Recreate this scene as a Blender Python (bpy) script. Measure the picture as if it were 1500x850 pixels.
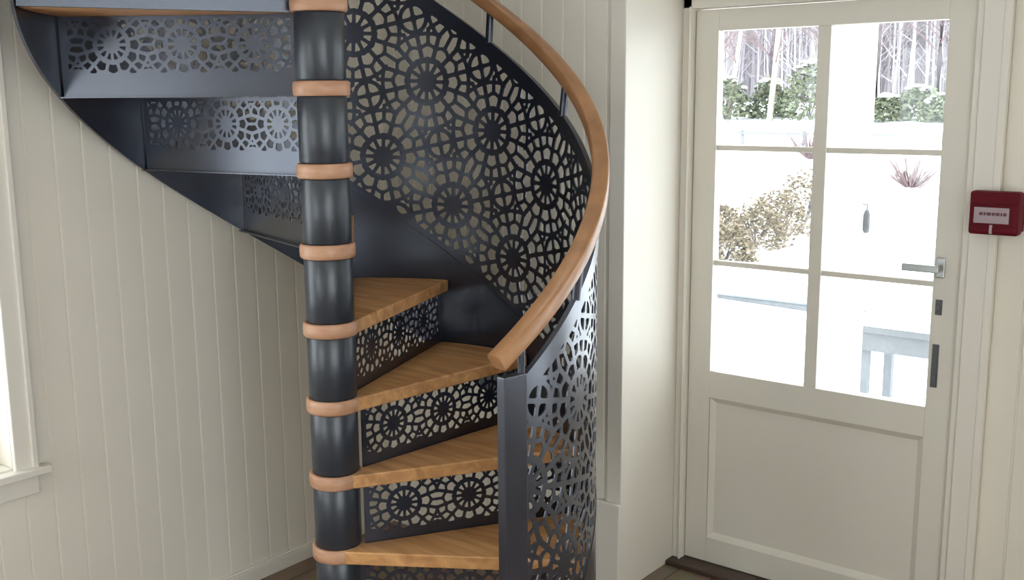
import bpy, bmesh, math, random
from math import sin, cos, radians as rad, pi, sqrt, atan2, degrees
from mathutils import Matrix, Vector

random.seed(7)
for o in list(bpy.data.objects):
    bpy.data.objects.remove(o)
SC = bpy.context.scene
COL = SC.collection

# ------------------------------------------------------------------ camera
cam_data = bpy.data.cameras.new('camera')
cam_data.sensor_fit = 'HORIZONTAL'
cam_data.sensor_width = 36.0
cam_data.lens = 37.2157
cam_data.clip_start = 0.05
cam_data.clip_end = 300
cam = bpy.data.objects.new('camera', cam_data)
COL.objects.link(cam)
cam.matrix_world = Matrix(((0.78414, -0.10366, 0.61187, 2.21558),
                           (0.62054, 0.14267, -0.77108, -1.96884),
                           (-0.00737, 0.98433, 0.1762, 1.71678),
                           (0, 0, 0, 1)))
SC.camera = cam

# ------------------------------------------------------------------ exposure and sky
SC.view_settings.view_transform = 'Standard'
SC.view_settings.look = 'None'
SC.view_settings.gamma = 1.0
SC.view_settings.use_curve_mapping = False
SC.view_settings.exposure = 0.5
SC.cycles.use_denoising = True
SC.cycles.max_bounces = 10
SC.cycles.diffuse_bounces = 6
SC.cycles.glossy_bounces = 4
SC.cycles.transparent_max_bounces = 12
SC.cycles.caustics_reflective = False
SC.cycles.caustics_refractive = False
SC.cycles.sample_clamp_indirect = 8.0

SKY = 4.0
world = bpy.data.worlds.new('overcast_sky')
SC.world = world
world.use_nodes = True
wn = world.node_tree
wn.nodes['Background'].inputs['Color'].default_value = (0.93, 0.97, 1.0, 1)
wn.nodes['Background'].inputs['Strength'].default_value = SKY


ZR_ = 4.08


def portal(name, loc, rot, w, h):
    l = bpy.data.lights.new(name, 'AREA')
    l.shape = 'RECTANGLE'
    l.size = w
    l.size_y = h
    l.cycles.is_portal = True
    o = bpy.data.objects.new(name, l)
    COL.objects.link(o)
    o.location = loc
    o.rotation_euler = rot
    return o


# sky portals: left windows, door glass, and added front, right, door-wall and stair-well openings
portal('daylight_through_window', (-0.90, -1.16, 1.43), (0, -pi / 2, 0), 1.5, 1.2)
portal('daylight_through_window', (-0.90, -2.75, 1.43), (0, -pi / 2, 0), 1.5, 1.0)
portal('daylight_through_window', (-0.075, -3.62, 1.30), (pi / 2, 0, 0), 1.15, 1.75)
portal('daylight_through_window', (2.35, 1.52, 1.30), (-pi / 2, 0, 0), 1.3, 1.75)
portal('daylight_through_window', (3.27, -2.00, 1.40), (0, pi / 2, 0), 2.2, 2.2)
portal('daylight_through_added_opening', (0, 0, ZR_ + 0.02), (0, 0, 0), 0.7, 0.7)  # unseen opening over the stair well, added to brighten the back wall
portal('daylight_through_door', (0.85, 1.47, 1.35), (-pi / 2, 0, 0), 0.78, 1.22)


# ------------------------------------------------------------------ materials
def mat(name):
    m = bpy.data.materials.new(name)
    m.use_nodes = True
    nt = m.node_tree
    return m, nt, nt.nodes['Principled BSDF']


def tex_coord(nt, scale=(1, 1, 1), rot=(0, 0, 0)):
    tc = nt.nodes.new('ShaderNodeTexCoord')
    mp = nt.nodes.new('ShaderNodeMapping')
    mp.inputs['Scale'].default_value = scale
    mp.inputs['Rotation'].default_value = rot
    nt.links.new(tc.outputs['Object'], mp.inputs['Vector'])
    return mp.outputs['Vector']


def simple(name, col, rough=0.5, metal=0.0, spec=0.5, noise=0.0, nscale=8.0, bump=0.0, bscale=40.0):
    m, nt, b = mat(name)
    b.inputs['Base Color'].default_value = (*col, 1)
    b.inputs['Roughness'].default_value = rough
    b.inputs['Metallic'].default_value = metal
    b.inputs['Specular IOR Level'].default_value = spec
    if noise > 0:
        v = tex_coord(nt)
        n = nt.nodes.new('ShaderNodeTexNoise')
        n.inputs['Scale'].default_value = nscale
        n.inputs['Detail'].default_value = 4
        r = nt.nodes.new('ShaderNodeValToRGB')
        r.color_ramp.elements[0].position = 0.3
        r.color_ramp.elements[1].position = 0.7
        r.color_ramp.elements[0].color = (*[c * (1 - noise) for c in col], 1)
        r.color_ramp.elements[1].color = (*[min(1, c * (1 + noise)) for c in col], 1)
        nt.links.new(v, n.inputs['Vector'])
        nt.links.new(n.outputs['Fac'], r.inputs['Fac'])
        nt.links.new(r.outputs['Color'], b.inputs['Base Color'])
    if bump > 0:
        v = tex_coord(nt)
        n = nt.nodes.new('ShaderNodeTexNoise')
        n.inputs['Scale'].default_value = bscale
        bp = nt.nodes.new('ShaderNodeBump')
        bp.inputs['Strength'].default_value = bump
        bp.inputs['Distance'].default_value = 0.002
        nt.links.new(v, n.inputs['Vector'])
        nt.links.new(n.outputs['Fac'], bp.inputs['Height'])
        nt.links.new(bp.outputs['Normal'], b.inputs['Normal'])
    return m


def wood(name, dark, light, scale=(3, 30, 30), rough=0.35, rot=(0, 0, 0)):
    m, nt, b = mat(name)
    v = tex_coord(nt, scale, rot)
    n = nt.nodes.new('ShaderNodeTexNoise')
    n.inputs['Scale'].default_value = 1.0
    n.inputs['Detail'].default_value = 6
    n.inputs['Distortion'].default_value = 0.6
    r = nt.nodes.new('ShaderNodeValToRGB')
    r.color_ramp.elements[0].position = 0.32
    r.color_ramp.elements[1].position = 0.68
    r.color_ramp.elements[0].color = (*dark, 1)
    r.color_ramp.elements[1].color = (*light, 1)
    nt.links.new(v, n.inputs['Vector'])
    nt.links.new(n.outputs['Fac'], r.inputs['Fac'])
    nt.links.new(r.outputs['Color'], b.inputs['Base Color'])
    b.inputs['Roughness'].default_value = rough
    return m


M_WALL = simple('cream_board_paint', (0.77, 0.72, 0.63), 0.55, noise=0.02, nscale=3, bump=0.15, bscale=25)
M_TRIM = simple('cream_trim_paint', (0.75, 0.705, 0.63), 0.42, bump=0.08, bscale=30)
M_DOOR = simple('cream_door_paint', (0.72, 0.68, 0.60), 0.45, bump=0.06, bscale=30)
M_CEIL = simple('white_ceiling_paint', (0.78, 0.77, 0.73), 0.7)
M_METAL = simple('blue_black_steel', (0.011, 0.018, 0.042), 0.36, metal=0.85, spec=0.8, noise=0.12, nscale=5)
for _m in (M_METAL,):
    _b = _m.node_tree.nodes['Principled BSDF']
    _b.inputs['Coat Weight'].default_value = 1.0
    _b.inputs['Coat Roughness'].default_value = 0.27
    _b.inputs['Coat IOR'].default_value = 1.72
M_POLE = simple('blue_black_pole_steel', (0.022, 0.027, 0.038), 0.34, spec=0.7, noise=0.1, nscale=6)
M_OAK = wood('oiled_oak', (0.40, 0.185, 0.065), (0.66, 0.355, 0.145), scale=(4, 28, 28), rough=0.42)
M_COLLAR = wood('pale_oak_collar', (0.42, 0.215, 0.125), (0.56, 0.315, 0.195), scale=(12, 12, 40), rough=0.4)
M_RAIL = wood('oak_handrail', (0.27, 0.125, 0.052), (0.42, 0.21, 0.095), scale=(9, 9, 9), rough=0.33)
M_STEELH = simple('brushed_steel_handle', (0.42, 0.43, 0.42), 0.35, metal=0.9)
M_BRASS = simple('worn_brass_plate', (0.52, 0.42, 0.26), 0.4, metal=0.7)
M_RED = simple('red_plastic', (0.105, 0.001, 0.008), 0.6, spec=0.2, noise=0.05, nscale=20)
M_LABEL = simple('pale_pink_label', (0.36, 0.28, 0.30), 0.5)
M_INK = simple('dark_label_ink', (0.12, 0.04, 0.06), 0.6)
M_THRESH = simple('dark_threshold_wood', (0.055, 0.032, 0.022), 0.5, noise=0.2)
M_SNOW = simple('snow', (0.88, 0.90, 0.93), 0.8, noise=0.04, nscale=0.5, bump=0.4, bscale=3)
M_POST = simple('white_porch_paint', (0.82, 0.83, 0.83), 0.6)
M_GREY = simple('pale_grey_timber', (0.18, 0.19, 0.20), 0.7, noise=0.1)
M_FITTING = simple('dark_grey_fitting', (0.10, 0.105, 0.11), 0.5)
M_FAR = simple('hazy_far_twigs', (0.42, 0.39, 0.41), 0.9, noise=0.2, nscale=0.3)  # paleness of distant haze is put into the twig colour
M_BARK = simple('grey_lilac_bark', (0.135, 0.115, 0.125), 0.9, noise=0.25, nscale=4)
M_TWIG = simple('pinkish_twigs', (0.19, 0.135, 0.135), 0.9, noise=0.2)
M_BIRCH = simple('birch_bark', (0.40, 0.37, 0.29), 0.8, noise=0.15, nscale=10)
M_EVER = simple('evergreen_leaves', (0.140, 0.160, 0.100), 0.8, noise=0.35, nscale=12)
M_BUSH = simple('brown_olive_leaves', (0.20, 0.165, 0.115), 0.9, noise=0.35, nscale=10)


def glass_mat():
    m = bpy.data.materials.new('clear_glass')
    m.use_nodes = True
    nt = m.node_tree
    nt.nodes.clear()
    out = nt.nodes.new('ShaderNodeOutputMaterial')
    mix = nt.nodes.new('ShaderNodeMixShader')
    tr = nt.nodes.new('ShaderNodeBsdfTransparent')
    tr.inputs['Color'].default_value = (0.96, 0.98, 0.98, 1)
    gl = nt.nodes.new('ShaderNodeBsdfGlossy')
    gl.inputs['Roughness'].default_value = 0.02
    lw = nt.nodes.new('ShaderNodeLayerWeight')
    lw.inputs['Blend'].default_value = 0.5
    pw = nt.nodes.new('ShaderNodeMath')
    pw.operation = 'POWER'
    pw.inputs[1].default_value = 5.0
    ma = nt.nodes.new('ShaderNodeMath')
    ma.operation = 'MULTIPLY_ADD'
    ma.inputs[1].default_value = 0.6
    ma.inputs[2].default_value = 0.03
    nt.links.new(lw.outputs['Facing'], pw.inputs[0])
    nt.links.new(pw.outputs['Value'], ma.inputs[0])
    nt.links.new(ma.outputs['Value'], mix.inputs['Fac'])
    nt.links.new(tr.outputs['BSDF'], mix.inputs[1])
    nt.links.new(gl.outputs['BSDF'], mix.inputs[2])
    nt.links.new(mix.outputs['Shader'], out.inputs['Surface'])
    return m


M_GLASS = glass_mat()


def floor_mat():
    m, nt, b = mat('brown_floorboards')
    v = tex_coord(nt, (1, 1, 1), (0, 0, pi / 2))
    br = nt.nodes.new('ShaderNodeTexBrick')
    br.inputs['Scale'].default_value = 1.0
    br.inputs['Brick Width'].default_value = 1.9
    br.inputs['Row Height'].default_value = 0.135
    br.inputs['Mortar Size'].default_value = 0.003
    br.inputs['Color1'].default_value = (0.225, 0.150, 0.105, 1)
    br.inputs['Color2'].default_value = (0.175, 0.115, 0.080, 1)
    br.inputs['Mortar'].default_value = (0.05, 0.03, 0.02, 1)
    n = nt.nodes.new('ShaderNodeTexNoise')
    n.inputs['Scale'].default_value = 1.0
    n.inputs['Detail'].default_value = 6
    v2 = tex_coord(nt, (25, 2, 2))
    mx = nt.nodes.new('ShaderNodeMix')
    mx.data_type = 'RGBA'
    mx.blend_type = 'OVERLAY'
    mx.inputs['Factor'].default_value = 0.55
    nt.links.new(v, br.inputs['Vector'])
    nt.links.new(v2, n.inputs['Vector'])
    nt.links.new(br.outputs['Color'], mx.inputs[6])
    nt.links.new(n.outputs['Color'], mx.inputs[7])
    nt.links.new(mx.outputs[2], b.inputs['Base Color'])
    b.inputs['Roughness'].default_value = 0.45
    return m


M_FLOOR = floor_mat()


# ------------------------------------------------------------------ mesh helpers
class MB:
    """collects geometry for ONE mesh object"""

    def __init__(self):
        self.v = []
        self.f = []

    def box(self, x0, x1, y0, y1, z0, z1):
        n = len(self.v)
        self.v += [(x0, y0, z0), (x1, y0, z0), (x1, y1, z0), (x0, y1, z0),
                   (x0, y0, z1), (x1, y0, z1), (x1, y1, z1), (x0, y1, z1)]
        self.f += [tuple(n + i for i in q) for q in
                   ((0, 3, 2, 1), (4, 5, 6, 7), (0, 1, 5, 4), (1, 2, 6, 5), (2, 3, 7, 6), (3, 0, 4, 7))]
        return self

    def quad(self, a, b, c, d):
        n = len(self.v)
        self.v += [a, b, c, d]
        self.f.append((n, n + 1, n + 2, n + 3))

    def prism(self, pts, z0, z1):
        """pts counter-clockwise"""
        n = len(self.v)
        k = len(pts)
        self.v += [(p[0], p[1], z0) for p in pts] + [(p[0], p[1], z1) for p in pts]
        self.f.append(tuple(n + i for i in reversed(range(k))))
        self.f.append(tuple(n + k + i for i in range(k)))
        for i in range(k):
            j = (i + 1) % k
            self.f.append((n + i, n + j, n + k + j, n + k + i))
        return self

    def lathe(self, prof, cx=0, cy=0, seg=48, closed=True):
        """prof: list of (r, z) going round"""
        n = len(self.v)
        k = len(prof)
        for i in range(seg):
            a = 2 * pi * i / seg
            for r, z in prof:
                self.v.append((cx + r * cos(a), cy + r * sin(a), z))
        for i in range(seg):
            j = (i + 1) % seg
            for m in range(k if closed else k - 1):
                q = (m + 1) % k
                self.f.append((n + i * k + m, n + j * k + m, n + j * k + q, n + i * k + q))
        return self

    def tube(self, pts, r, seg=8, r1=None):
        """round bar along points, capped"""
        pts = [Vector(p) for p in pts]
        n = len(self.v)
        k = len(pts)
        up = Vector((0, 0, 1))
        for i, p in enumerate(pts):
            t = (pts[min(i + 1, k - 1)] - pts[max(i - 1, 0)]).normalized()
            a = t.cross(up)
            if a.length < 1e-3:
                a = t.cross(Vector((1, 0, 0)))
            a.normalize()
            b = t.cross(a)
            rr = r if r1 is None else r + (r1 - r) * i / (k - 1)
            for j in range(seg):
                th = 2 * pi * j / seg
                q = p + a * rr * cos(th) + b * rr * sin(th)
                self.v.append(tuple(q))
        for i in range(k - 1):
            for j in range(seg):
                j2 = (j + 1) % seg
                self.f.append((n + i * seg + j, n + i * seg + j2, n + (i + 1) * seg + j2, n + (i + 1) * seg + j))
        self.f.append(tuple(n + j for j in reversed(range(seg))))
        self.f.append(tuple(n + (k - 1) * seg + j for j in range(seg)))
        return self

    def build(self, name, material, parent=None, bevel=0.0, smooth=False, fix=True):
        me = bpy.data.meshes.new(name)
        me.from_pydata([tuple(x) for x in self.v], [], self.f)
        if fix:
            bm = bmesh.new()
            bm.from_mesh(me)
            bmesh.ops.recalc_face_normals(bm, faces=bm.faces)
            bm.to_mesh(me)
            bm.free()
        me.materials.append(material)
        if smooth:
            for p in me.polygons:
                p.use_smooth = True
        o = bpy.data.objects.new(name, me)
        COL.objects.link(o)
        if parent is not None:
            o.parent = parent
        if bevel > 0:
            md = o.modifiers.new('bevel', 'BEVEL')
            md.width = bevel
            md.segments = 2
            md.limit_method = 'ANGLE'
            md.angle_limit = rad(50)
        return o


def empty(name, loc=(0, 0, 0), rz=0.0):
    o = bpy.data.objects.new(name, None)
    o.empty_display_size = 0.1
    COL.objects.link(o)
    o.location = loc
    o.rotation_euler = (0, 0, rz)
    return o


def tag(o, label=None, cat=None, group=None, kind=None):
    if label:
        o['label'] = label
    if cat:
        o['category'] = cat
    if group:
        o['group'] = group
    if kind:
        o['kind'] = kind
    return o


def local(o, parent_loc):
    """children of an Empty are given in world coordinates: shift them"""
    o.matrix_parent_inverse = Matrix.Translation(-Vector(parent_loc))
    return o


# ------------------------------------------------------------------ the room
# x runs along the door wall, y towards the door, the stair's pole stands on the origin
XL, XR = -0.777, 3.15          # left and right walls
YF, YB = -3.5, 1.0            # front (behind the camera) and back walls
XA, YD = 0.343, 1.345         # alcove of the door starts here; face of the door wall
ZC = 2.78


def struct(o, label=None):
    o['kind'] = 'structure'
    if label:
        o['label'] = label
    return o


# floor, with the alcove
f = MB()
f.box(XL - 0.2, XR + 0.2, YF - 0.2, YB, -0.12, 0)
f.box(XA - 0.02, XR + 0.2, YB, 1.46, -0.12, 0)
struct(f.build('floor', M_FLOOR), 'brown timber floorboards')


def board_profile(a0, a1, pitch=0.088, groove=0.009, depth=0.005, phase=0.0):
    """(along, depth) points of tongue-and-groove boards between a0 and a1"""
    pts = [(a0, 0)]
    k = math.ceil((a0 - phase) / pitch)
    while phase + k * pitch < a1 - groove:
        c = phase + k * pitch
        if c > a0 + groove:
            pts += [(c - groove / 2, 0), (c - 0.0015, -depth), (c + 0.0015, -depth), (c + groove / 2, 0)]
        k += 1
    pts.append((a1, 0))
    return pts


def boards_x(mb, xface, y0, y1, z0, z1, thick=0.15):
    """wall whose face looks towards +x"""
    pr = board_profile(y0, y1)
    poly = [(xface + d, a) for a, d in pr] + [(xface - thick, y1), (xface - thick, y0)]
    mb.prism(poly, z0, z1)


def boards_y(mb, yface, x0, x1, z0, z1, thick=0.15):
    """wall whose face looks towards -y"""
    pr = board_profile(x0, x1)
    poly = [(a, yface - d) for a, d in pr] + [(x1, yface + thick), (x0, yface + thick)]
    mb.prism(poly, z0, z1)


WINZ0, WINZ1 = 0.66, 2.18
wins = [(-1.76, -0.56), (-3.25, -2.25)]
w = MB()
edges = [YF - 0.15, wins[1][0], wins[1][1], wins[0][0], wins[0][1], YB + 0.15]
boards_x(w, XL, edges[0], edges[1], 0, ZC)
boards_x(w, XL, edges[2], edges[3], 0, ZC)
boards_x(w, XL, edges[4], edges[5], 0, ZC)
for a, b in wins:
    boards_x(w, XL, a, b, 0, WINZ0)
    boards_x(w, XL, a, b, WINZ1, ZC)
struct(w.build('wall_left', M_WALL), 'cream tongue and groove board wall')

w = MB()
boards_y(w, YB, XL, XA - 0.012, 0, ZC, 0.34)
struct(w.build('wall_back', M_WALL), 'cream board wall behind the spiral staircase')

# corner post that closes the board wall beside the alcove: its face is bright, lit by the door
c = MB()
c.prism([(XA - 0.060, YB - 0.012), (XA, YB - 0.012), (XA, YD + 0.02), (XA - 0.012, YD + 0.02),
         (XA - 0.012, YB), (XA - 0.060, YB)], 0, ZC)
struct(c.build('trim_1', M_TRIM, bevel=0.003), 'smooth painted corner board and lining of the door alcove')

# door wall: opening from x 0.375 to 1.335, z 0..2.055
DX0, DX1, DZ1 = 0.372, 1.325, 2.05
w = MB()
w.box(XA - 0.01, DX0, YD + 0.02, YD + 0.14, 0, ZC)
boards_y(w, YD + 0.02, DX1, 1.72, 0, ZC, 0.12)
boards_y(w, YD + 0.02, 3.0, XR + 0.15, 0, ZC, 0.12)
boards_y(w, YD + 0.02, 1.72, 3.0, 0, 0.42, 0.12)
boards_y(w, YD + 0.02, 1.72, 3.0, 2.15, ZC, 0.12)
w.box(DX0, DX1, YD + 0.02, YD + 0.14, DZ1, ZC)
struct(w.build('wall_door', M_WALL), 'cream board wall that holds the glazed door')

# right and front walls, never in the picture but they close the room; their windows are added for daylight
w = MB()
w.box(XR, XR + 0.15, YF, -3.10, 0, ZC)
w.box(XR, XR + 0.15, -0.90, YB + 0.5, 0, ZC)
w.box(XR, XR + 0.15, -3.10, -0.90, 0, 0.3)
w.box(XR, XR + 0.15, -3.10, -0.90, 2.5, ZC)
struct(w.build('wall_right', M_WALL))
w = MB()
fw = [(-0.65, 0.50)]
for a, b in ((XL - 0.15, fw[0][0]), (fw[0][1], XR + 0.15)):
    w.box(a, b, YF - 0.15, YF, 0, ZC)
for a, b in fw:
    w.box(a, b, YF - 0.15, YF, 0, 0.45)
    w.box(a, b, YF - 0.15, YF, 2.15, ZC)
struct(w.build('wall_front', M_WALL))

# ceiling with the stair well, covered above except for an added daylight opening
w = MB()
w.box(XL - 0.15, XR + 0.15, YF - 0.15, -1.0, ZC, ZC + 0.2)
w.box(XL - 0.15, XR + 0.15, 1.0, YB + 0.5, ZC, ZC + 0.2)
w.box(1.0, XR + 0.15, -1.0, 1.0, ZC, ZC + 0.2)
w.box(XL - 0.15, XL, -1.0, 1.0, ZC, ZC + 0.2)
w.box(XL - 0.15, 1.15, -1.15, -0.35, ZC + 1.2, ZC + 1.3)
w.box(XL - 0.15, 1.15, 0.35, 1.15, ZC + 1.2, ZC + 1.3)
w.box(XL - 0.15, -0.35, -0.35, 0.35, ZC + 1.2, ZC + 1.3)
w.box(0.35, 1.15, -0.35, 0.35, ZC + 1.2, ZC + 1.3)
w.box(XL - 0.15, XL, -1.15, 1.15, ZC + 0.2, ZC + 1.2)
w.box(1.0, 1.15, -1.15, 1.15, ZC + 0.2, ZC + 1.2)
w.box(XL, 1.0, -1.15, -1.0, ZC + 0.2, ZC + 1.2)
w.box(XL, 1.0, 1.0, 1.15, ZC + 0.2, ZC + 1.2)
struct(w.build('ceiling', M_CEIL))

# baseboards
b_ = MB()
b_.prism([(XL, YF), (XL + 0.016, YF), (XL + 0.016, YB), (XL, YB)], 0, 0.052)
b_.prism([(XL, YF), (XL + 0.010, YF), (XL + 0.010, YB), (XL, YB)], 0.052, 0.060)
struct(b_.build('baseboard_left', M_TRIM, bevel=0.002))
b_ = MB()
b_.box(XL + 0.016, XA - 0.055, YB - 0.016, YB, 0, 0.056)
struct(b_.build('baseboard_back', M_TRIM, bevel=0.002))
b_ = MB()
b_.box(XA - 0.105, XA + 0.002, YB - 0.028, YB - 0.012, 0, 0.335)
struct(b_.build('trim_5', M_TRIM, bevel=0.003), 'plinth board at the foot of the wall corner beside the stair')


# ------------------------------------------------------------------ windows
def left_window(n, y0, y1, label):
    root = struct(empty('window_%d' % n, (XL, (y0 + y1) / 2, WINZ0)), label)
    L = root.location.copy()
    m = MB()                                             # casing boards on the wall
    cw = 0.068
    m.box(XL, XL + 0.020, y0 - cw, y0, WINZ0 - 0.02, WINZ1 + cw)
    m.box(XL, XL + 0.020, y1, y1 + cw, WINZ0 - 0.02, WINZ1 + cw)
    m.box(XL, XL + 0.020, y0, y1, WINZ1, WINZ1 + cw)
    m.box(XL, XL + 0.027, y1 + cw - 0.018, y1 + cw, WINZ0 - 0.02, WINZ1 + cw)
    m.box(XL, XL + 0.027, y0 - cw, y0 - cw + 0.018, WINZ0 - 0.02, WINZ1 + cw)
    local(m.build('window_casing', M_TRIM, root, bevel=0.003), L)
    m = MB()
    m.box(XL - 0.14, XL + 0.002, y0 + 0.001, y1 - 0.001, WINZ0 - 0.02, WINZ0 + 0.006)
    m.box(XL, XL + 0.045, y0 - cw - 0.03, y1 + cw + 0.03, WINZ0 - 0.024, WINZ0)
    m.box(XL, XL + 0.020, y0 - cw, y1 + cw, WINZ0 - 0.085, WINZ0 - 0.024)
    local(m.build('window_sill', M_TRIM, root, bevel=0.004), L)
    m = MB()                                             # sash
    xs0, xs1 = XL - 0.135, XL - 0.09
    t = 0.05
    m.box(xs0, xs1, y0, y0 + t, WINZ0, WINZ1)
    m.box(xs0, xs1, y1 - t, y1, WINZ0, WINZ1)
    m.box(xs0, xs1, y0 + t, y1 - t, WINZ0, WINZ0 + t)
    m.box(xs0, xs1, y0 + t, y1 - t, WINZ1 - t, WINZ1)
    ym = (y0 + y1) / 2
    m.box(xs0, xs1, ym - 0.03, ym + 0.03, WINZ0 + t, WINZ1 - t)
    m.box(xs0 + 0.01, xs1 - 0.005, y0 + t, y1 - t, 1.62, 1.645)
    local(m.build('window_sash', M_TRIM, root, bevel=0.003), L)
    m = MB()
    m.box(XL - 0.114, XL - 0.110, y0 + t, y1 - t, WINZ0 + t, WINZ1 - t)
    local(m.build('window_glass', M_GLASS, root), L)
    return root


left_window(1, *wins[0], 'painted window at the left edge of the board wall, bright snow outside')
left_window(2, *wins[1], 'painted window further along the left wall')
for n, (a, b) in enumerate(fw):
    root = struct(empty('window_%d' % (n + 3), ((a + b) / 2, YF, 0.50)))  # unseen front window, added to send daylight onto the back wall
    L = root.location.copy()
    m = MB()
    for q in ((a, a + 0.06, 0.45, 2.15), (b - 0.06, b, 0.45, 2.15), (a + 0.06, b - 0.06, 0.45, 0.51),
              (a + 0.06, b - 0.06, 2.09, 2.15), ((a + b) / 2 - 0.03, (a + b) / 2 + 0.03, 0.51, 2.09)):
        m.box(q[0], q[1], YF - 0.12, YF - 0.06, q[2], q[3])
    local(m.build('window_sash', M_TRIM, root, bevel=0.003), L)
    m = MB()
    m.box(a + 0.06, b - 0.06, YF - 0.092, YF - 0.088, 0.51, 2.09)
    local(m.build('window_glass', M_GLASS, root), L)
root = struct(empty('window_4', (XR, -2.0, 0.3)))  # unseen right-hand window, added to light the left wall
L = root.location.copy()
m = MB()
for q in ((-3.10, -3.04, 0.3, 2.5), (-0.96, -0.90, 0.3, 2.5), (-3.04, -0.96, 0.3, 0.36), (-3.04, -0.96, 2.44, 2.5),
          (-2.03, -1.97, 0.36, 2.44)):
    m.box(XR + 0.06, XR + 0.12, q[0], q[1], q[2], q[3])
local(m.build('window_sash', M_TRIM, root, bevel=0.003), L)
m = MB()
m.box(XR + 0.088, XR + 0.092, -3.04, -0.96, 0.36, 2.44)
local(m.build('window_glass', M_GLASS, root), L)

root = struct(empty('window_5', (2.36, YD, 0.42)))  # unseen window added so the near screen has brightness to reflect
L = root.location.copy()
m = MB()
for q in ((1.72, 1.78, 0.42, 2.15), (2.94, 3.0, 0.42, 2.15), (1.78, 2.94, 0.42, 0.48), (1.78, 2.94, 2.09, 2.15),
          (2.33, 2.39, 0.48, 2.09)):
    m.box(q[0], q[1], YD + 0.06, YD + 0.12, q[2], q[3])
local(m.build('window_sash', M_TRIM, root, bevel=0.003), L)
m = MB()
m.box(1.78, 2.94, YD + 0.088, YD + 0.092, 0.48, 2.09)
local(m.build('window_glass', M_GLASS, root), L)

# ------------------------------------------------------------------ the glazed door
door = struct(empty('door_1', (0.85, 1.38, 0)), 'cream outside door with six panes over one panel')
DL = door.location.copy()
X0, X1, Z0, Z1 = 0.384, 1.308, 0.022, 2.018
Y0, Y1 = 1.375, 1.418
gx0, gx1, gz0, gz1 = 0.470, 1.228, 0.752, 1.946
px0, px1, pz0, pz1 = 0.474, 1.228, 0.118, 0.652
m = MB()
m.box(X0, gx0, Y0, Y1, Z0, Z1)
m.box(gx1, X1, Y0, Y1, Z0, Z1)
m.box(gx0, gx1, Y0, Y1, gz1, Z1)
m.box(gx0, gx1, Y0, Y1, pz1, gz0)
m.box(gx0, gx1, Y0, Y1, Z0, pz0)
local(m.build('door_frame', M_DOOR, door, bevel=0.002), DL)


def recessed_panel(x0, x1, z0, z1, yf, yb, s, d):
    """sloped border from the frame's face down to a sunk panel"""
    m = MB()
    o = [(x0, yf, z0), (x1, yf, z0), (x1, yf, z1), (x0, yf, z1)]
    i = [(x0 + s, yf + d, z0 + s), (x1 - s, yf + d, z0 + s), (x1 - s, yf + d, z1 - s), (x0 + s, yf + d, z1 - s)]
    for k in range(4):
        j = (k + 1) % 4
        m.quad(o[k], o[j], i[j], i[k])
    m.quad(*i)
    bo = [(x, yb, z) for x, _, z in o]
    for k in range(4):
        j = (k + 1) % 4
        m.quad(o[j], o[k], bo[k], bo[j])
    m.quad(*reversed(bo))
    bm = m
    return bm


local(recessed_panel(px0, px1, pz0, pz1, Y0 + 0.001, Y1 - 0.004, 0.019, 0.014).build('door_panel', M_DOOR, door), DL)
m = MB()                                                 # glazing bars: a broad upright, two thin cross bars
m.box(0.822, 0.866, Y0 + 0.002, Y1 - 0.002, gz0, gz1)
for z in (1.145, 1.550):
    m.box(gx0, 0.822, Y0 + 0.010, Y1 - 0.008, z - 0.009, z + 0.009)
    m.box(0.866, gx1, Y0 + 0.010, Y1 - 0.008, z - 0.009, z + 0.009)
local(m.build('glazing_bar', M_DOOR, door, bevel=0.002), DL)
zs = (gz0, 1.136, 1.154, 1.541, 1.559, gz1)
for r in range(3):
    for (a, b) in ((gx0, 0.822), (0.866, gx1)):
        m = MB()
        m.box(a, b, 1.394, 1.398, zs[2 * r], zs[2 * r + 1])
        local(m.build('window_pane', M_GLASS, door), DL)
m = MB()                                                 # lever handle
m.box(1.236, 1.262, Y0 - 0.006, Y0, 1.168, 1.232)
m.tube([(1.249, Y0 - 0.004, 1.200), (1.249, Y0 - 0.045, 1.200)], 0.009, 12)
m.box(1.146, 1.258, Y0 - 0.054, Y0 - 0.040, 1.189, 1.212)
h_ = tag(local(m.build('door_handle', M_STEELH, door, bevel=0.003), DL), 'grey metal lever handle')
m = MB()
m.box(1.241, 1.261, Y0 - 0.004, Y0, 1.052, 1.100)
m.tube([(1.251, Y0 - 0.003, 1.077), (1.251, Y0 - 0.012, 1.077)], 0.008, 12)
tag(local(m.build('keyhole_plate', M_FITTING, door, bevel=0.001), DL), 'small dark keyhole plate')
m = MB()
m.box(1.240, 1.260, Y0 - 0.004, Y0, 0.820, 0.958)
m.box(1.243, 1.257, Y0 - 0.010, Y0 - 0.003, 0.825, 0.862)
m.box(1.243, 1.257, Y0 - 0.010, Y0 - 0.003, 0.918, 0.950)
tag(local(m.build('lock_plate', M_FITTING, door, bevel=0.001), DL), 'narrow grey lock plate below the handle')

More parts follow.
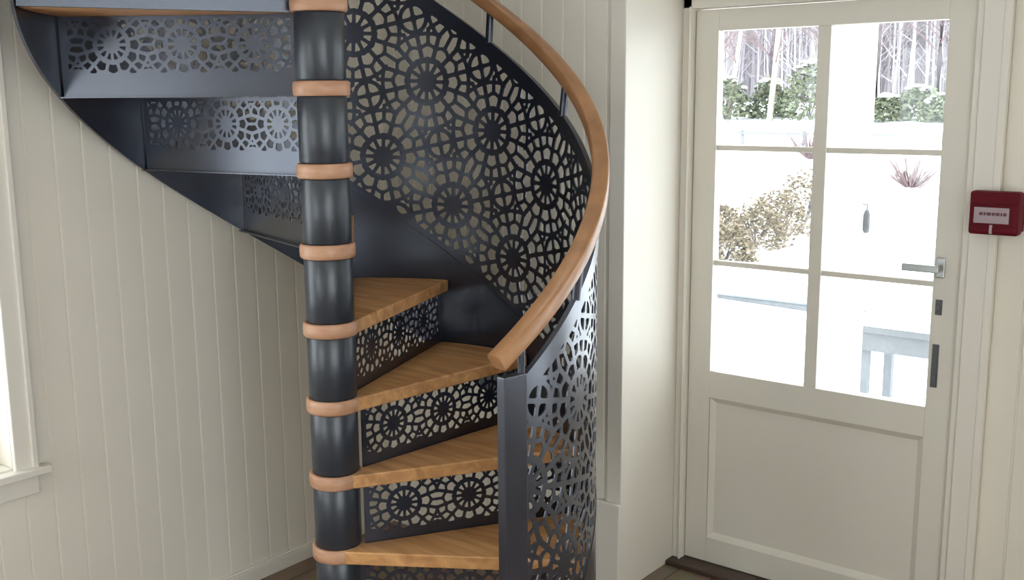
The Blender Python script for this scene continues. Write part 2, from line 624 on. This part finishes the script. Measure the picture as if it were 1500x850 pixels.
# frame of the door: jambs, head, casing
m = MB()
m.box(XA, X0 - 0.004, 1.352, 1.43, 0, 2.060)
m.box(X1 + 0.004, 1.334, 1.352, 1.43, 0, 2.060)
m.box(XA, 1.334, 1.352, 1.43, 2.022, 2.060)
m.box(X0 - 0.012, X0 - 0.004, 1.340, 1.352, 0, 2.030)
struct(m.build('trim_2', M_TRIM, bevel=0.004), 'moulded frame around the glazed door')
m = MB()
m.box(1.334, 1.412, 1.340, 1.366, 0, 2.20)
m.box(1.390, 1.412, 1.336, 1.341, 0, 2.20)
m.box(XA, 1.334, 1.335, 1.366, 2.060, 2.20)
m.box(XA, 1.42, 1.318, 1.366, 2.070, 2.10)
struct(m.build('trim_3', M_TRIM, bevel=0.004), 'broad painted casing on the right of and over the door')
m = MB()
m.prism([(XA, 1.30), (X1 + 0.02, 1.30), (X1 + 0.02, 1.43), (XA, 1.43)], 0.0, 0.018)
struct(m.build('trim_4', M_THRESH, bevel=0.004), 'dark brown threshold under the door')

# ------------------------------------------------------------------ red call box beside the door
box = tag(empty('fire_call_point', (1.412, 1.330, 1.385)),
          'red fire alarm call box with a pale label, on the boards right of the door', 'fire alarm box')
BL = box.location.copy()
m = MB()
m.box(1.344, 1.482, 1.284, 1.330, 1.322, 1.448)
local(m.build('housing', M_RED, box, bevel=0.008), BL)
m = MB()
m.box(1.352, 1.474, 1.279, 1.286, 1.330, 1.344)
local(m.build('bottom_ridge', M_RED, box, bevel=0.002), BL)
m = MB()
m.box(1.352, 1.474, 1.279, 1.286, 1.412, 1.440)
local(m.build('top_ridge', M_RED, box, bevel=0.002), BL)
m = MB()
m.box(1.359, 1.455, 1.2805, 1.2845, 1.356, 1.402)
lab = tag(local(m.build('label_plate', M_LABEL, box, bevel=0.001), BL), 'pale pinkish label')
m = MB()
x = 1.374
for wd in (0.010, 0.006, 0.012, 0.008, 0.011, 0.005, 0.009):
    m.box(x, x + wd, 1.2800, 1.2807, 1.379, 1.388)
    x += wd + 0.0022
lm = m.build('lettering', M_INK, lab)
m = MB()
m.box(1.404, 1.412, 1.278, 1.286, 1.326, 1.352)
local(m.build('reset_key_slot', M_LABEL, box, bevel=0.001), BL)
m = MB()
m.box(1.4125, 1.478, 1.3295, 1.3655, 1.33, 1.44)
local(m.build('back_box', M_RED, box), BL)

# ------------------------------------------------------------------ the spiral staircase
H = 0.22047
ALPHA = 25.994
PHI0 = 32.459
R = 0.75
ZR0 = 0.44095                   # top of step 0
OFF = 0.0690                    # a nosing runs this far beside the radius, tangent to its collar
COLR = 0.0775
KMIN, KMAX = -1, 9


def hz(a, off=0.0):
    return ZR0 + H / ALPHA * (a - PHI0) + off


def step_z(k):
    return ZR0 + k * H


def side_pt(az, off, r):
    """point at distance r on the line parallel to azimuth az, off towards the lower side"""
    a = rad(az)
    s = sqrt(max(0, r * r - off * off))
    return (s * cos(a) + off * sin(a), s * sin(a) - off * cos(a))


stair = tag(empty('spiral_staircase', (0, 0, 0)),
            'dark steel spiral staircase with oak steps and star pattern screens', 'staircase')

m = MB()
m.lathe([(0.0, 0.012), (0.062, 0.012), (0.062, ZC + 0.5), (0.0, ZC + 0.5)], seg=48, closed=False)
m.build('centre_pole', M_POLE, stair, smooth=False)
m = MB()
m.lathe([(0.0, 0.0), (0.11, 0.0), (0.11, 0.010), (0.105, 0.0125), (0.0, 0.0125)], seg=40, closed=False)
m.build('base_plate', M_POLE, stair)

for k in range(KMIN - 1, KMAX + 1):
    z0 = step_z(k) + 0.0095 if k >= KMIN else 0.0125
    z1 = step_z(k + 1) - 0.0315
    m = MB()
    rr = 0.0675
    m.lathe([(0.0625, z0), (rr - 0.003, z0), (rr, z0 + 0.004), (rr, z1 - 0.004), (rr - 0.003, z1), (0.0625, z1)], seg=56)
    o = m.build('pole_sleeve', M_POLE, stair, smooth=True)
    md = o.modifiers.new('edge', 'EDGE_SPLIT')
    md.split_angle = rad(40)

for k in range(KMIN, KMAX + 1):
    a0 = PHI0 + k * ALPHA
    a1 = a0 + ALPHA
    zt = step_z(k)
    ro = R - 0.012
    # wedge of the step
    pts = []
    p_in = side_pt(a0, OFF, 0.0765)
    p_out = side_pt(a0, OFF, ro)
    q_out = side_pt(a1, OFF - 0.034, ro)
    q_in = side_pt(a1, OFF - 0.034, 0.070)
    b0 = atan2(p_out[1], p_out[0])
    b1 = atan2(q_out[1], q_out[0])
    while b1 < b0:
        b1 += 2 * pi
    pts.append(p_in)
    N = 10
    for i in range(N + 1):
        b = b0 + (b1 - b0) * i / N
        pts.append((ro * cos(b), ro * sin(b)))
    pts.append(q_in)
    # around the pole on the inner side
    c0 = atan2(q_in[1], q_in[0])
    c1 = atan2(p_in[1], p_in[0])
    while c1 > c0:
        c1 -= 2 * pi
    for i in range(1, 4):
        c_ = c0 + (c1 - c0) * i / 4
        pts.append((0.068 * cos(c_), 0.068 * sin(c_)))
    m = MB()
    m.prism(pts, zt - 0.0305, zt + 0.0085)
    tr = m.build('tread', M_OAK, stair, bevel=0.004)
    # collar round the pole, turned from the same oak
    m = MB()
    rc = COLR
    m.lathe([(0.0625, zt - 0.0312), (rc - 0.005, zt - 0.0312), (rc - 0.001, zt - 0.027), (rc, zt - 0.011),
             (rc - 0.001, zt + 0.005), (rc - 0.005, zt + 0.0092), (0.0625, zt + 0.0092)], seg=56)
    m.build('collar', M_COLLAR, tr, smooth=True)


# ---- the pierced pattern: twelve-fold stars in a square net, as a signed distance to solid metal
def star_pattern(x, y, T):
    """> 0 in metal; T is the spacing of the stars"""
    s = 0.30 / T
    x = ((x / T + 0.5) % 1.0 - 0.5) * 0.30
    y = ((y / T + 0.5) % 1.0 - 0.5) * 0.30
    r = sqrt(x * x + y * y)
    a = atan2(y, x)
    best = 0.037 + 0.004 * cos(12 * a) - r                  # heart
    n = 12
    w_ = 2 * pi / n
    da = abs((a + w_ / 2) % w_ - w_ / 2)                      # spokes at 0, 30, 60 ...
    db = abs(a % w_ - w_ / 2)                                 # spokes half way between
    if r < 0.072:
        best = max(best, 0.0062 - r * sin(da))
    best = max(best, 0.0085 - abs(r - (0.071 + 0.002 * cos(12 * a))))
    if r > 0.068:
        best = max(best, 0.0072 - r * sin(db))
    best = max(best, 0.0062 - abs(r - (0.117 + 0.005 * cos(12 * a))))
    if r > 0.116:
        n2 = w_ / 2
        dc = abs((a + n2 / 2) % n2 - n2 / 2)
        best = max(best, 0.0060 - r * sin(dc))
    best = max(best, 0.0060 - abs(r - 0.157))
    # small star at the corners of the net
    cx, cy = 0.15 - abs(x), 0.15 - abs(y)
    rc = sqrt(cx * cx + cy * cy)
    if rc < 0.045:
        best = max(-0.02, 0.0062 - abs(cx - cy) * 0.707, 0.013 - rc)
    best = max(best, 0.0066 - abs(rc - 0.046))
    return best / s


def pierced_sheet(name, material, parent, p0, p1, q0, q1, g, region, pattern, mapping, thick):
    """marching squares over the sheet; region > 0 inside; mapping(p, q) -> point"""
    nx = int((p1 - p0) / g) + 1
    ny = int((q1 - q0) / g) + 1
    val = {}
    F = [[0.0] * (ny + 1) for _ in range(nx + 1)]
    for i in range(nx + 1):
        p = p0 + i * g
        row = F[i]
        for j in range(ny + 1):
            q = q0 + j * g
            rg = region(p, q)
            if rg < -g:
                row[j] = rg
            else:
                row[j] = min(rg, pattern(p, q, rg))
    verts, faces = [], []
    ids = {}

    def vid(key, p, q):
        if key not in ids:
            ids[key] = len(verts)
            verts.append(mapping(p, q))
        return ids[key]

    for i in range(nx):
        for j in range(ny):
            c = ((i, j), (i + 1, j), (i + 1, j + 1), (i, j + 1))
            fv = [F[a][b] for a, b in c]
            if max(fv) <= 0:
                continue
            if min(fv) > 0:
                faces.append(tuple(vid(('n', a, b), p0 + a * g, q0 + b * g) for a, b in c))
                continue
            poly = []
            for e in range(4):
                (a, b), (a2, b2) = c[e], c[(e + 1) % 4]
                f0, f1 = fv[e], fv[(e + 1) % 4]
                if f0 > 0:
                    poly.append(vid(('n', a, b), p0 + a * g, q0 + b * g))
                if (f0 > 0) != (f1 > 0):
                    t = f0 / (f0 - f1)
                    t = min(0.97, max(0.03, t))
                    key = ('e',) + (tuple(sorted(((a, b), (a2, b2)))))
                    poly.append(vid(key, p0 + (a + (a2 - a) * t) * g, q0 + (b + (b2 - b) * t) * g))
            if len(poly) >= 3:
                faces.append(tuple(poly))
    me = bpy.data.meshes.new(name)
    me.from_pydata(verts, [], faces)
    me.materials.append(material)
    o = bpy.data.objects.new(name, me)
    COL.objects.link(o)
    if parent is not None:
        o.parent = parent
    md = o.modifiers.new('thickness', 'SOLIDIFY')
    md.thickness = thick
    md.offset = 0.0
    return o


# ---- risers: pierced plates under each step's nosing
def plate(k):
    az = PHI0 + k * ALPHA
    o_ = OFF - 0.036
    za = step_z(k - 1) - 0.031 if k - 1 >= KMIN else 0.0
    zb = step_z(k) - 0.0315
    ra, rb = 0.078, R - 0.012
    A = Vector((*side_pt(az, o_, ra), 0))
    B = Vector((*side_pt(az, o_, rb), 0))
    d = (B - A)
    Lh = d.length
    d.normalize()
    zmid = step_z(k) - 0.108
    T = 0.200
    zlo = (step_z(k - 1) if k - 1 >= KMIN else 0.0) + 0.036
    zhi = step_z(k) - 0.042

    def region(p, q):
        return min(p, Lh - p, q - za, zb - q)

    def pattern(p, q, rg):
        e = min(p - 0.016, Lh - 0.02 - p, q - zlo, zhi - q)
        return max(-e, star_pattern(p - 0.120, q - zmid, T))

    def mp(p, q):
        P = A + d * p
        return (P.x, P.y, q)
    r_ = pierced_sheet('riser', M_METAL, stair, -0.004, Lh + 0.008, za - 0.004, zb + 0.008, 0.0037, region, pattern, mp, 0.003)
    # folded flange along the lower edge
    n = Vector((sin(rad(az)), -cos(rad(az)), 0))
    m = MB()
    a, b = A - n * 0.0015, B - n * 0.0015
    m.prism([tuple(a[:2]), tuple((a - n * 0.022)[:2]), tuple((b - n * 0.022)[:2]), tuple(b[:2])], za - 0.0005, za + 0.003)
    m.build('flange', M_METAL, r_)


for k in range(KMIN, KMAX + 1):
    plate(k)

# ---- outer stringer, a band that winds up with the steps
A_START = -5.6
A_END = PHI0 + (KMAX + 1) * ALPHA - 4


def helix_band(name, material, o0, o1, r0, r1, a0, a1, floor_clip=True, da=2.0):
    m = MB()
    n = int((a1 - a0) / da) + 1
    for i in range(n + 1):
        az = a0 + (a1 - a0) * i / n
        zl, zh = hz(az, o0), hz(az, o1)
        if floor_clip:
            zl = max(0.002, zl)
        c, s = cos(rad(az)), sin(rad(az))
        m.v += [(r0 * c, r0 * s, zl), (r1 * c, r1 * s, zl), (r1 * c, r1 * s, zh), (r0 * c, r0 * s, zh)]
    for i in range(n):
        a, b = 4 * i, 4 * (i + 1)
        for e in range(4):
            f = (e + 1) % 4
            m.f.append((a + e, b + e, b + f, a + f))
    m.f.append((0, 1, 2, 3))
    m.f.append((4 * n + 3, 4 * n + 2, 4 * n + 1, 4 * n))
    o = m.build(name, material, stair, smooth=True)
    md = o.modifiers.new('edge', 'EDGE_SPLIT')
    md.split_angle = rad(35)
    return o


helix_band('stringer', M_METAL, -0.235, 0.144, R - 0.008, R, A_START, A_END)
helix_band('top_band', M_METAL, 0.912, 0.965, R - 0.012, R + 0.002, A_START, A_END)

# ---- pierced balustrade screen between stringer and top band
SLOPE = math.atan(H / (R * rad(ALPHA)))
CS, SN = cos(SLOPE), sin(SLOPE)


def to_pq(az, z):
    x = R * rad(az)
    return x * CS + z * SN, -x * SN + z * CS


P_START = to_pq(A_START, hz(A_START, 0.144))[0]
P_END = to_pq(A_END, hz(A_END, 0.965))[0]
Q0 = to_pq(50, hz(50, 0.130))[1]
Q1 = to_pq(50, hz(50, 0.925))[1]
ROS = to_pq(110.4, hz(110.4, 0.68))
ROW = 0.300
XS, XE = R * rad(A_START), R * rad(A_END)


def scr_region(p, q):
    x = p * CS - q * SN
    return min(q - Q0, Q1 - q, x - XS, XE - x)


def scr_pattern(p, q, rg):
    x = p * CS - q * SN
    return max(0.010 - (x - XS), 0.030 - (q - Q0), 0.012 - (Q1 - q), star_pattern(p - ROS[0], q - ROS[1], ROW))


def scr_map(p, q):
    x = p * CS - q * SN
    z = p * SN + q * CS
    a = x / R
    rr = R - 0.004
    return (rr * cos(a), rr * sin(a), z)


pierced_sheet('balustrade_screen', M_METAL, stair, P_START - 0.35, P_END + 0.2, Q0 - 0.004, Q1 + 0.008, 0.0052,
              scr_region, scr_pattern, scr_map, 0.004)

# ---- oak handrail on brackets above the band
RH = 0.7556
HR = 1.0737
RA0 = -61 + 48.373
m = MB()
n = 150
A1 = A_END
prof = []
for j in range(16):
    th = 2 * pi * j / 16
    c_, s_ = cos(th), sin(th)
    prof.append((0.0235 * (abs(c_) ** 0.38) * (1 if c_ > 0 else -1), 0.0215 * (abs(s_) ** 0.38) * (1 if s_ > 0 else -1)))
K = len(prof)
for i in range(n + 1):
    az = RA0 + (A1 - RA0) * i / n
    a = rad(az)
    rv = Vector((cos(a), sin(a), 0))
    tv = Vector((-sin(a) * CS, cos(a) * CS, SN))
    uv = rv.cross(tv)
    c0 = rv * RH + Vector((0, 0, hz(az, HR)))
    for pr, pu in prof:
        m.v.append(tuple(c0 + rv * pr + uv * pu))
for i in range(n):
    for j in range(K):
        j2 = (j + 1) % K
        m.f.append((i * K + j, i * K + j2, (i + 1) * K + j2, (i + 1) * K + j))
m.f.append(tuple(range(K)))
m.f.append(tuple(n * K + j for j in reversed(range(K))))
o = m.build('handrail', M_RAIL, stair, smooth=True)
md = o.modifiers.new('edge', 'EDGE_SPLIT')
md.split_angle = rad(60)
tag(o, 'oak handrail winding over the dark top band')

for k in range(-1, 11):
    az = 64.5 + ALPHA * (k - 1) + (1.5 if k == 2 else 0)
    if az > A_END - 2 or az < A_START:
        continue
    a = rad(az)
    p0 = Vector((0.745 * cos(a), 0.745 * sin(a), hz(az, 0.955)))
    p1 = Vector((RH * cos(a), RH * sin(a), hz(az, HR - 0.012)))
    m = MB()
    m.tube([p0, p1], 0.012, 12)
    m.build('rail_bracket', M_METAL, stair, smooth=False)

# ---- flat newel at the foot of the screen
azn = rad(-57.2 + 48.373)
m = MB()
ctr = Vector((0.752 * cos(azn), 0.752 * sin(azn), 0))
tv = Vector((-sin(azn), cos(azn), 0))
rv = Vector((cos(azn), sin(azn), 0))
hw = 0.036
pts = [ctr + tv * s * hw + rv * t * 0.014 for s, t in ((-1, -1), (-1, 1), (1, 1), (1, -1))]
m.prism([tuple(q[:2]) for q in reversed(pts)], 0.0, hz(degrees(azn), 1.004))
nz = hz(degrees(azn) + 2.2, 1.0)
a_ = azn + rad(2.2)
m.build('newel_post', M_METAL, stair, bevel=0.003)
m = MB()
m.tube([(0.752 * cos(a_), 0.752 * sin(a_), nz - 0.03), (0.755 * cos(a_), 0.755 * sin(a_), nz + 0.056)], 0.009, 12)
m.build('rail_bracket', M_METAL, stair)
m = MB()
pts = [ctr + tv * s * 0.055 + rv * t * 0.035 for s, t in ((-1, -1), (-1, 1), (1, 1), (1, -1))]
m.prism([tuple(q[:2]) for q in reversed(pts)], 0.0, 0.008)
m.build('foot_plate', M_METAL, stair, bevel=0.002)


# ------------------------------------------------------------------ outside: snow, porch, garden, woods
def ground_z(x, y):
    d = max(abs(y), 0)
    if y > 15.5:
        t = min(1, (y - 15.5) / 10)
        z = -0.25 + 1.55 * (t * t * (3 - 2 * t))
        z += max(0, y - 25.5) * 0.015
    else:
        z = -0.25
    return z


m = MB()
xs = [-60 + i * 3 for i in range(41)]
ys = [-45 + i * 1.5 for i in range(71)]
for yy in ys:
    for xx in xs:
        bump = 0.05 * sin(xx * 0.7 + 1.3) * cos(yy * 0.45) if yy > 6 or xx < -3 else 0
        m.v.append((xx, yy, ground_z(xx, yy) + bump - 0.05))
nx = len(xs)
for j in range(len(ys) - 1):
    for i in range(nx - 1):
        a = j * nx + i
        m.f.append((a, a + 1, a + nx + 1, a + nx))
o = m.build('ground_outside', M_SNOW, smooth=True, fix=False)
struct(o, 'snow covered garden rising to the woods')

porch = tag(empty('porch', (0.6, 2.2, -0.3)), 'white painted porch with a square post and snowy platform outside the door', 'porch')
PL = porch.location.copy()
m = MB()
m.box(XL - 0.2, 1.7, 1.50, 3.0, -0.3, -0.06)
local(m.build('platform', M_SNOW, porch, bevel=0.02), PL)
for x0 in (0.405, -0.75):
    m = MB()
    m.box(x0, x0 + 0.15, 2.53, 2.67, -0.06, 2.78)
    m.box(x0 - 0.02, x0 + 0.17, 2.51, 2.69, -0.06, 0.10)
    m.box(x0 - 0.02, x0 + 0.17, 2.51, 2.69, 2.66, 2.78)
    local(m.build('porch_post', M_POST, porch, bevel=0.006), PL)
m = MB()
m.box(XL - 0.3, 1.75, 1.52, 2.95, 2.86, 2.94)
m.box(XL - 0.3, 1.75, 2.53, 2.67, 2.78, 2.86)
m.box(XL - 0.3, 1.75, 2.95, 2.99, 2.80, 2.98)
local(m.build('added_shade_roof', M_POST, porch, bevel=0.006), PL)  # unseen cover over the porch, added to cut daylight reaching the alcove

fit = MB()
fit.lathe([(0, 1.135), (0.010, 1.137), (0.015, 1.15), (0.015, 1.215), (0.009, 1.235), (0, 1.24)], 0.575, 2.585, 16, closed=False)
fit.tube([(0.575, 2.585, 1.235), (0.575, 2.585, 1.262), (0.556, 2.585, 1.262)], 0.003, 8)
tag(fit.build('small_hanging_fitting', M_FITTING, smooth=False), 'small dark fitting hanging on the side of the white porch post', 'fitting')

tb = tag(empty('garden_table', (0.52, 3.6, -0.3)), 'pale grey garden table in the snow beyond the lowest right pane', 'table')
TL = tb.location.copy()
m = MB()
m.box(0.20, 0.95, 3.45, 3.95, 0.50, 0.535)
local(m.build('table_top', M_GREY, tb, bevel=0.004), TL)
m = MB()
m.box(0.19, 0.96, 3.44, 3.96, 0.535, 0.56)
tag(local(m.build('snow_cover', M_SNOW, tb, bevel=0.01), TL), 'thin layer of snow', None)
for yy in (3.47, 3.91):
    m = MB()
    m.box(0.24, 0.91, yy, yy + 0.02, 0.40, 0.50)
    local(m.build('apron', M_GREY, tb), TL)
for xx in (0.25, 0.86):
    for yy in (3.49, 3.87):
        m = MB()
        m.box(xx, xx + 0.045, yy, yy + 0.045, -0.3, 0.50)
        local(m.build('leg', M_GREY, tb), TL)

ld = MB()
ld.box(-4.2, 0.5, 7.6, 7.9, -0.3, -0.235)
ld.box(-4.25, 0.55, 7.57, 7.93, -0.235, -0.215)
tag(ld.build('terrace_kerb', M_GREY, bevel=0.01), 'low pale kerb across the snow beyond the lower left pane', 'kerb')

fe = tag(empty('rail_fence', (-9, 21, 0.8)), 'thin grey rail fence across the snow bank', 'fence')
FL = fe.location.copy()
m = MB()
zf = ground_z(0, 21.4)
m.box(-14, -3, 21.4, 21.44, zf + 0.16, zf + 0.21)
local(m.build('rail', M_GREY, fe), FL)
for i in range(8):
    m = MB()
    m.box(-14 + i * 1.55, -13.93 + i * 1.55, 21.44, 21.50, zf - 0.3, zf + 0.25)
    local(m.build('post', M_GREY, fe), FL)


def leaf_mound(mb, cx, cy, cz, rx, ry, rz, n, size, rnd):
    for _ in range(n):
        th = rnd.uniform(0, 2 * pi)
        u = rnd.uniform(-0.2, 1)
        s = sqrt(max(0, 1 - u * u)) * rnd.uniform(0.55, 1.05)
        x = cx + rx * s * cos(th)
        y = cy + ry * s * sin(th)
        z = cz + rz * u * rnd.uniform(0.6, 1.05)
        a = Vector((rnd.uniform(-1, 1), rnd.uniform(-1, 1), rnd.uniform(-0.6, 0.6))).normalized() * size * rnd.uniform(0.6, 1.3)
        b = Vector((rnd.uniform(-1, 1), rnd.uniform(-1, 1), rnd.uniform(-1, 1))).normalized() * size * 0.6
        c = Vector((x, y, z))
        mb.quad(tuple(c - a), tuple(c + b), tuple(c + a), tuple(c - b))


def shrub(name, x, y, rx, rz, material, label, cat, group, n, size, seed, snow=True):
    rnd = random.Random(seed)
    gz = ground_z(x, y) - 0.05
    root = tag(empty(name, (x, y, gz)), label, cat, group)
    L = root.location.copy()
    m = MB()
    leaf_mound(m, x, y, gz + rz * 0.15, rx, rx * 0.8, rz, n, size, rnd)
    local(m.build('foliage', material, root, fix=False), L)
    m = MB()
    for i in range(7):
        a = rnd.uniform(0, 2 * pi)
        m.tube([(x, y, gz), (x + rx * 0.5 * cos(a), y + rx * 0.4 * sin(a), gz + rz * 0.8)], 0.014, 5, 0.006)
    local(m.build('stem', M_BARK, root), L)
    if snow:
        m = MB()
        for i in range(16):
            a = rnd.uniform(0, 2 * pi)
            s = rnd.uniform(0, 0.75)
            px_, py_ = x + rx * s * cos(a), y + rx * 0.8 * s * sin(a)
            hh = gz + rz * (0.15 + sqrt(1 - s * s) * 0.98)
            r0 = rx * rnd.uniform(0.10, 0.2)
            m.lathe([(0, hh - 0.02), (r0, hh - 0.02), (r0 * 0.7, hh + r0 * 0.3), (0, hh + r0 * 0.45)], px_, py_, 8, closed=False)
        tag(local(m.build('snow_cap', M_SNOW, root, smooth=True), L), 'snow lying on the leaves')
    return root


# brown bushes that run up beside the snowy slope (middle left pane)
GB = 'brown olive bushes beside the snow slope'
for i, (x, y, rx, rz, lb) in enumerate((
        (-3.95, 10.2, 0.42, 0.42, 'nearest brown bush in the row, lowest in the middle left pane'),
        (-4.20, 11.6, 0.50, 0.55, 'brown bush directly behind the nearest one in the row'),
        (-4.55, 13.0, 0.55, 0.60, 'tall olive brown bush in the middle of the row'),
        (-4.70, 14.4, 0.55, 0.80, 'olive brown bush behind the middle one, against the door upright'),
        (-5.30, 12.6, 0.45, 0.40, 'small brown bush standing left of the row on the snow'))):
    shrub('brown_bush', x, y, rx, rz, M_BUSH, lb, 'bush', GB, 1100, 0.04, 30 + i, snow=False)

# evergreens at the edge of the woods
GE = 'evergreen shrubs at the edge of the woods'
for i, (x, y, rx, rz, lb) in enumerate((
        (-11.2, 24.2, 0.75, 1.0, 'evergreen shrub left of the leaning birch, in the upper left pane'),
        (-10.2, 24.8, 0.60, 0.9, 'evergreen shrub close behind the upright birch'),
        (-8.9, 24.4, 0.80, 1.3, 'broad evergreen shrub right of the upright birch'),
        (-6.9, 24.2, 0.60, 0.55, 'low evergreen shrub right of the porch post'),
        (-6.2, 24.5, 0.65, 0.7, 'middle evergreen shrub in the upper right pane'),
        (-5.5, 24.1, 0.55, 0.55, 'evergreen shrub at the outer edge of the upper right pane'))):
    shrub('evergreen_shrub', x, y, rx, rz, M_EVER, lb, 'shrub', GE, 800, 0.085, 50 + i)


def bare_tree(name, x, y, hgt, r0, material, label, cat, group, seed, lean=(0, 0), nb=16, wild=1.0, twig=M_TWIG):
    rnd = random.Random(seed)
    gz = ground_z(x, y) - 0.1
    root = tag(empty(name, (x, y, gz)), label, cat, group)
    L = root.location.copy()
    m = MB()
    pts = []
    for i in range(6):
        t = i / 5
        pts.append((x + lean[0] * t + rnd.uniform(-1, 1) * 0.03 * hgt * t * wild, y + lean[1] * t, gz + hgt * t))
    m.tube(pts, r0, 7, r0 * 0.25)
    local(m.build('trunk', material, root, smooth=True), L)
    m = MB()
    for i in range(nb):
        t = rnd.uniform(0.22, 0.97)
        k = min(4, int(t * 5))
        u = t * 5 - k
        b = [pts[k][c] * (1 - u) + pts[k + 1][c] * u for c in range(3)]
        a = rnd.uniform(0, 2 * pi)
        ln = hgt * rnd.uniform(0.10, 0.26) * (1.2 - t * 0.6)
        e = (b[0] + ln * cos(a), b[1] + ln * sin(a), b[2] + ln * rnd.uniform(0.4, 1.3))
        m.tube([b, e], r0 * 0.28, 4, r0 * 0.07)
        for q in range(6):
            v = rnd.uniform(0.35, 1)
            s = [b[c] * (1 - v) + e[c] * v for c in range(3)]
            a2 = a + rnd.uniform(-1.3, 1.3)
            l2 = ln * rnd.uniform(0.25, 0.5)
            m.tube([s, (s[0] + l2 * cos(a2), s[1] + l2 * sin(a2), s[2] + l2 * rnd.uniform(0.2, 1.2))], r0 * 0.11, 3, r0 * 0.05)
    local(m.build('branches', twig, root), L)
    return root


bare_tree('birch_tree', -9.82, 24.0, 6.5, 0.085, M_BIRCH, 'upright pale birch trunk in the upper left door pane', 'tree', None, 3,
          lean=(0.5, 0), nb=14)
bare_tree('birch_tree', -11.15, 24.3, 6.3, 0.075, M_BIRCH, 'pale birch trunk leaning near the left edge of the door glass', 'tree',
          None, 5, lean=(0.7, 0), nb=12)
rnd = random.Random(11)
i = 0
for y in (30, 37):
    for q in range(7):
        x = -(y + 1.97) * (0.13 + 0.075 * q + (0.035 if y > 33 else 0)) + 2.2 + rnd.uniform(-0.3, 0.3)
        yy = y + rnd.uniform(-0.8, 0.8)
        bare_tree('bare_tree', x, yy, rnd.uniform(6.5, 8), rnd.uniform(0.08, 0.14), M_BARK,
                  'bare grey lilac tree in the woods behind the snow', 'tree', 'bare trees of the woods', 100 + i, nb=46)
        i += 1

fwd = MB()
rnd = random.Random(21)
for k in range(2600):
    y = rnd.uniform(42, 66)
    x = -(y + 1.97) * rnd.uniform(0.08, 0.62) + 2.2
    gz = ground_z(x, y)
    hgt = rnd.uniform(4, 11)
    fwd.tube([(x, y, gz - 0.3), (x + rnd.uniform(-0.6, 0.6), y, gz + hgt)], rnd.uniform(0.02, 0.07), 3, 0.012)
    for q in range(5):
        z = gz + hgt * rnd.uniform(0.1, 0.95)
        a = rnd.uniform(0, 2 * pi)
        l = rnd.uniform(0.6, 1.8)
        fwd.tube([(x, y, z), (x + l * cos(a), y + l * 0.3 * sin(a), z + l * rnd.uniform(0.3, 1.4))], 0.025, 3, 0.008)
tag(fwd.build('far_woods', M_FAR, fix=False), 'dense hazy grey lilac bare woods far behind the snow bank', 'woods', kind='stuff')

for x0, y0, lb, sd in ((-4.35, 18.5, 'low pinkish bare shrub on the snow, middle right door pane', 9),
                       (-7.10, 20.3, 'low pinkish bare shrub on the snow, middle left door pane', 10)):
    tw = MB()
    rnd = random.Random(sd)
    gz = ground_z(x0, y0) - 0.1
    for k in range(90):
        a = rnd.uniform(0, 2 * pi)
        l = rnd.uniform(0.25, 0.62)
        sp = rnd.uniform(0.1, 0.75)
        tw.tube([(x0, y0, gz), (x0 + sp * 0.6 * cos(a), y0 + sp * 0.4 * sin(a), gz + l * 0.6),
                 (x0 + sp * cos(a), y0 + sp * 0.6 * sin(a), gz + l + 0.08)], 0.012, 4, 0.006)
    tag(tw.build('bare_shrub', M_TWIG), lb, 'shrub', 'bare shrubs on the snow')
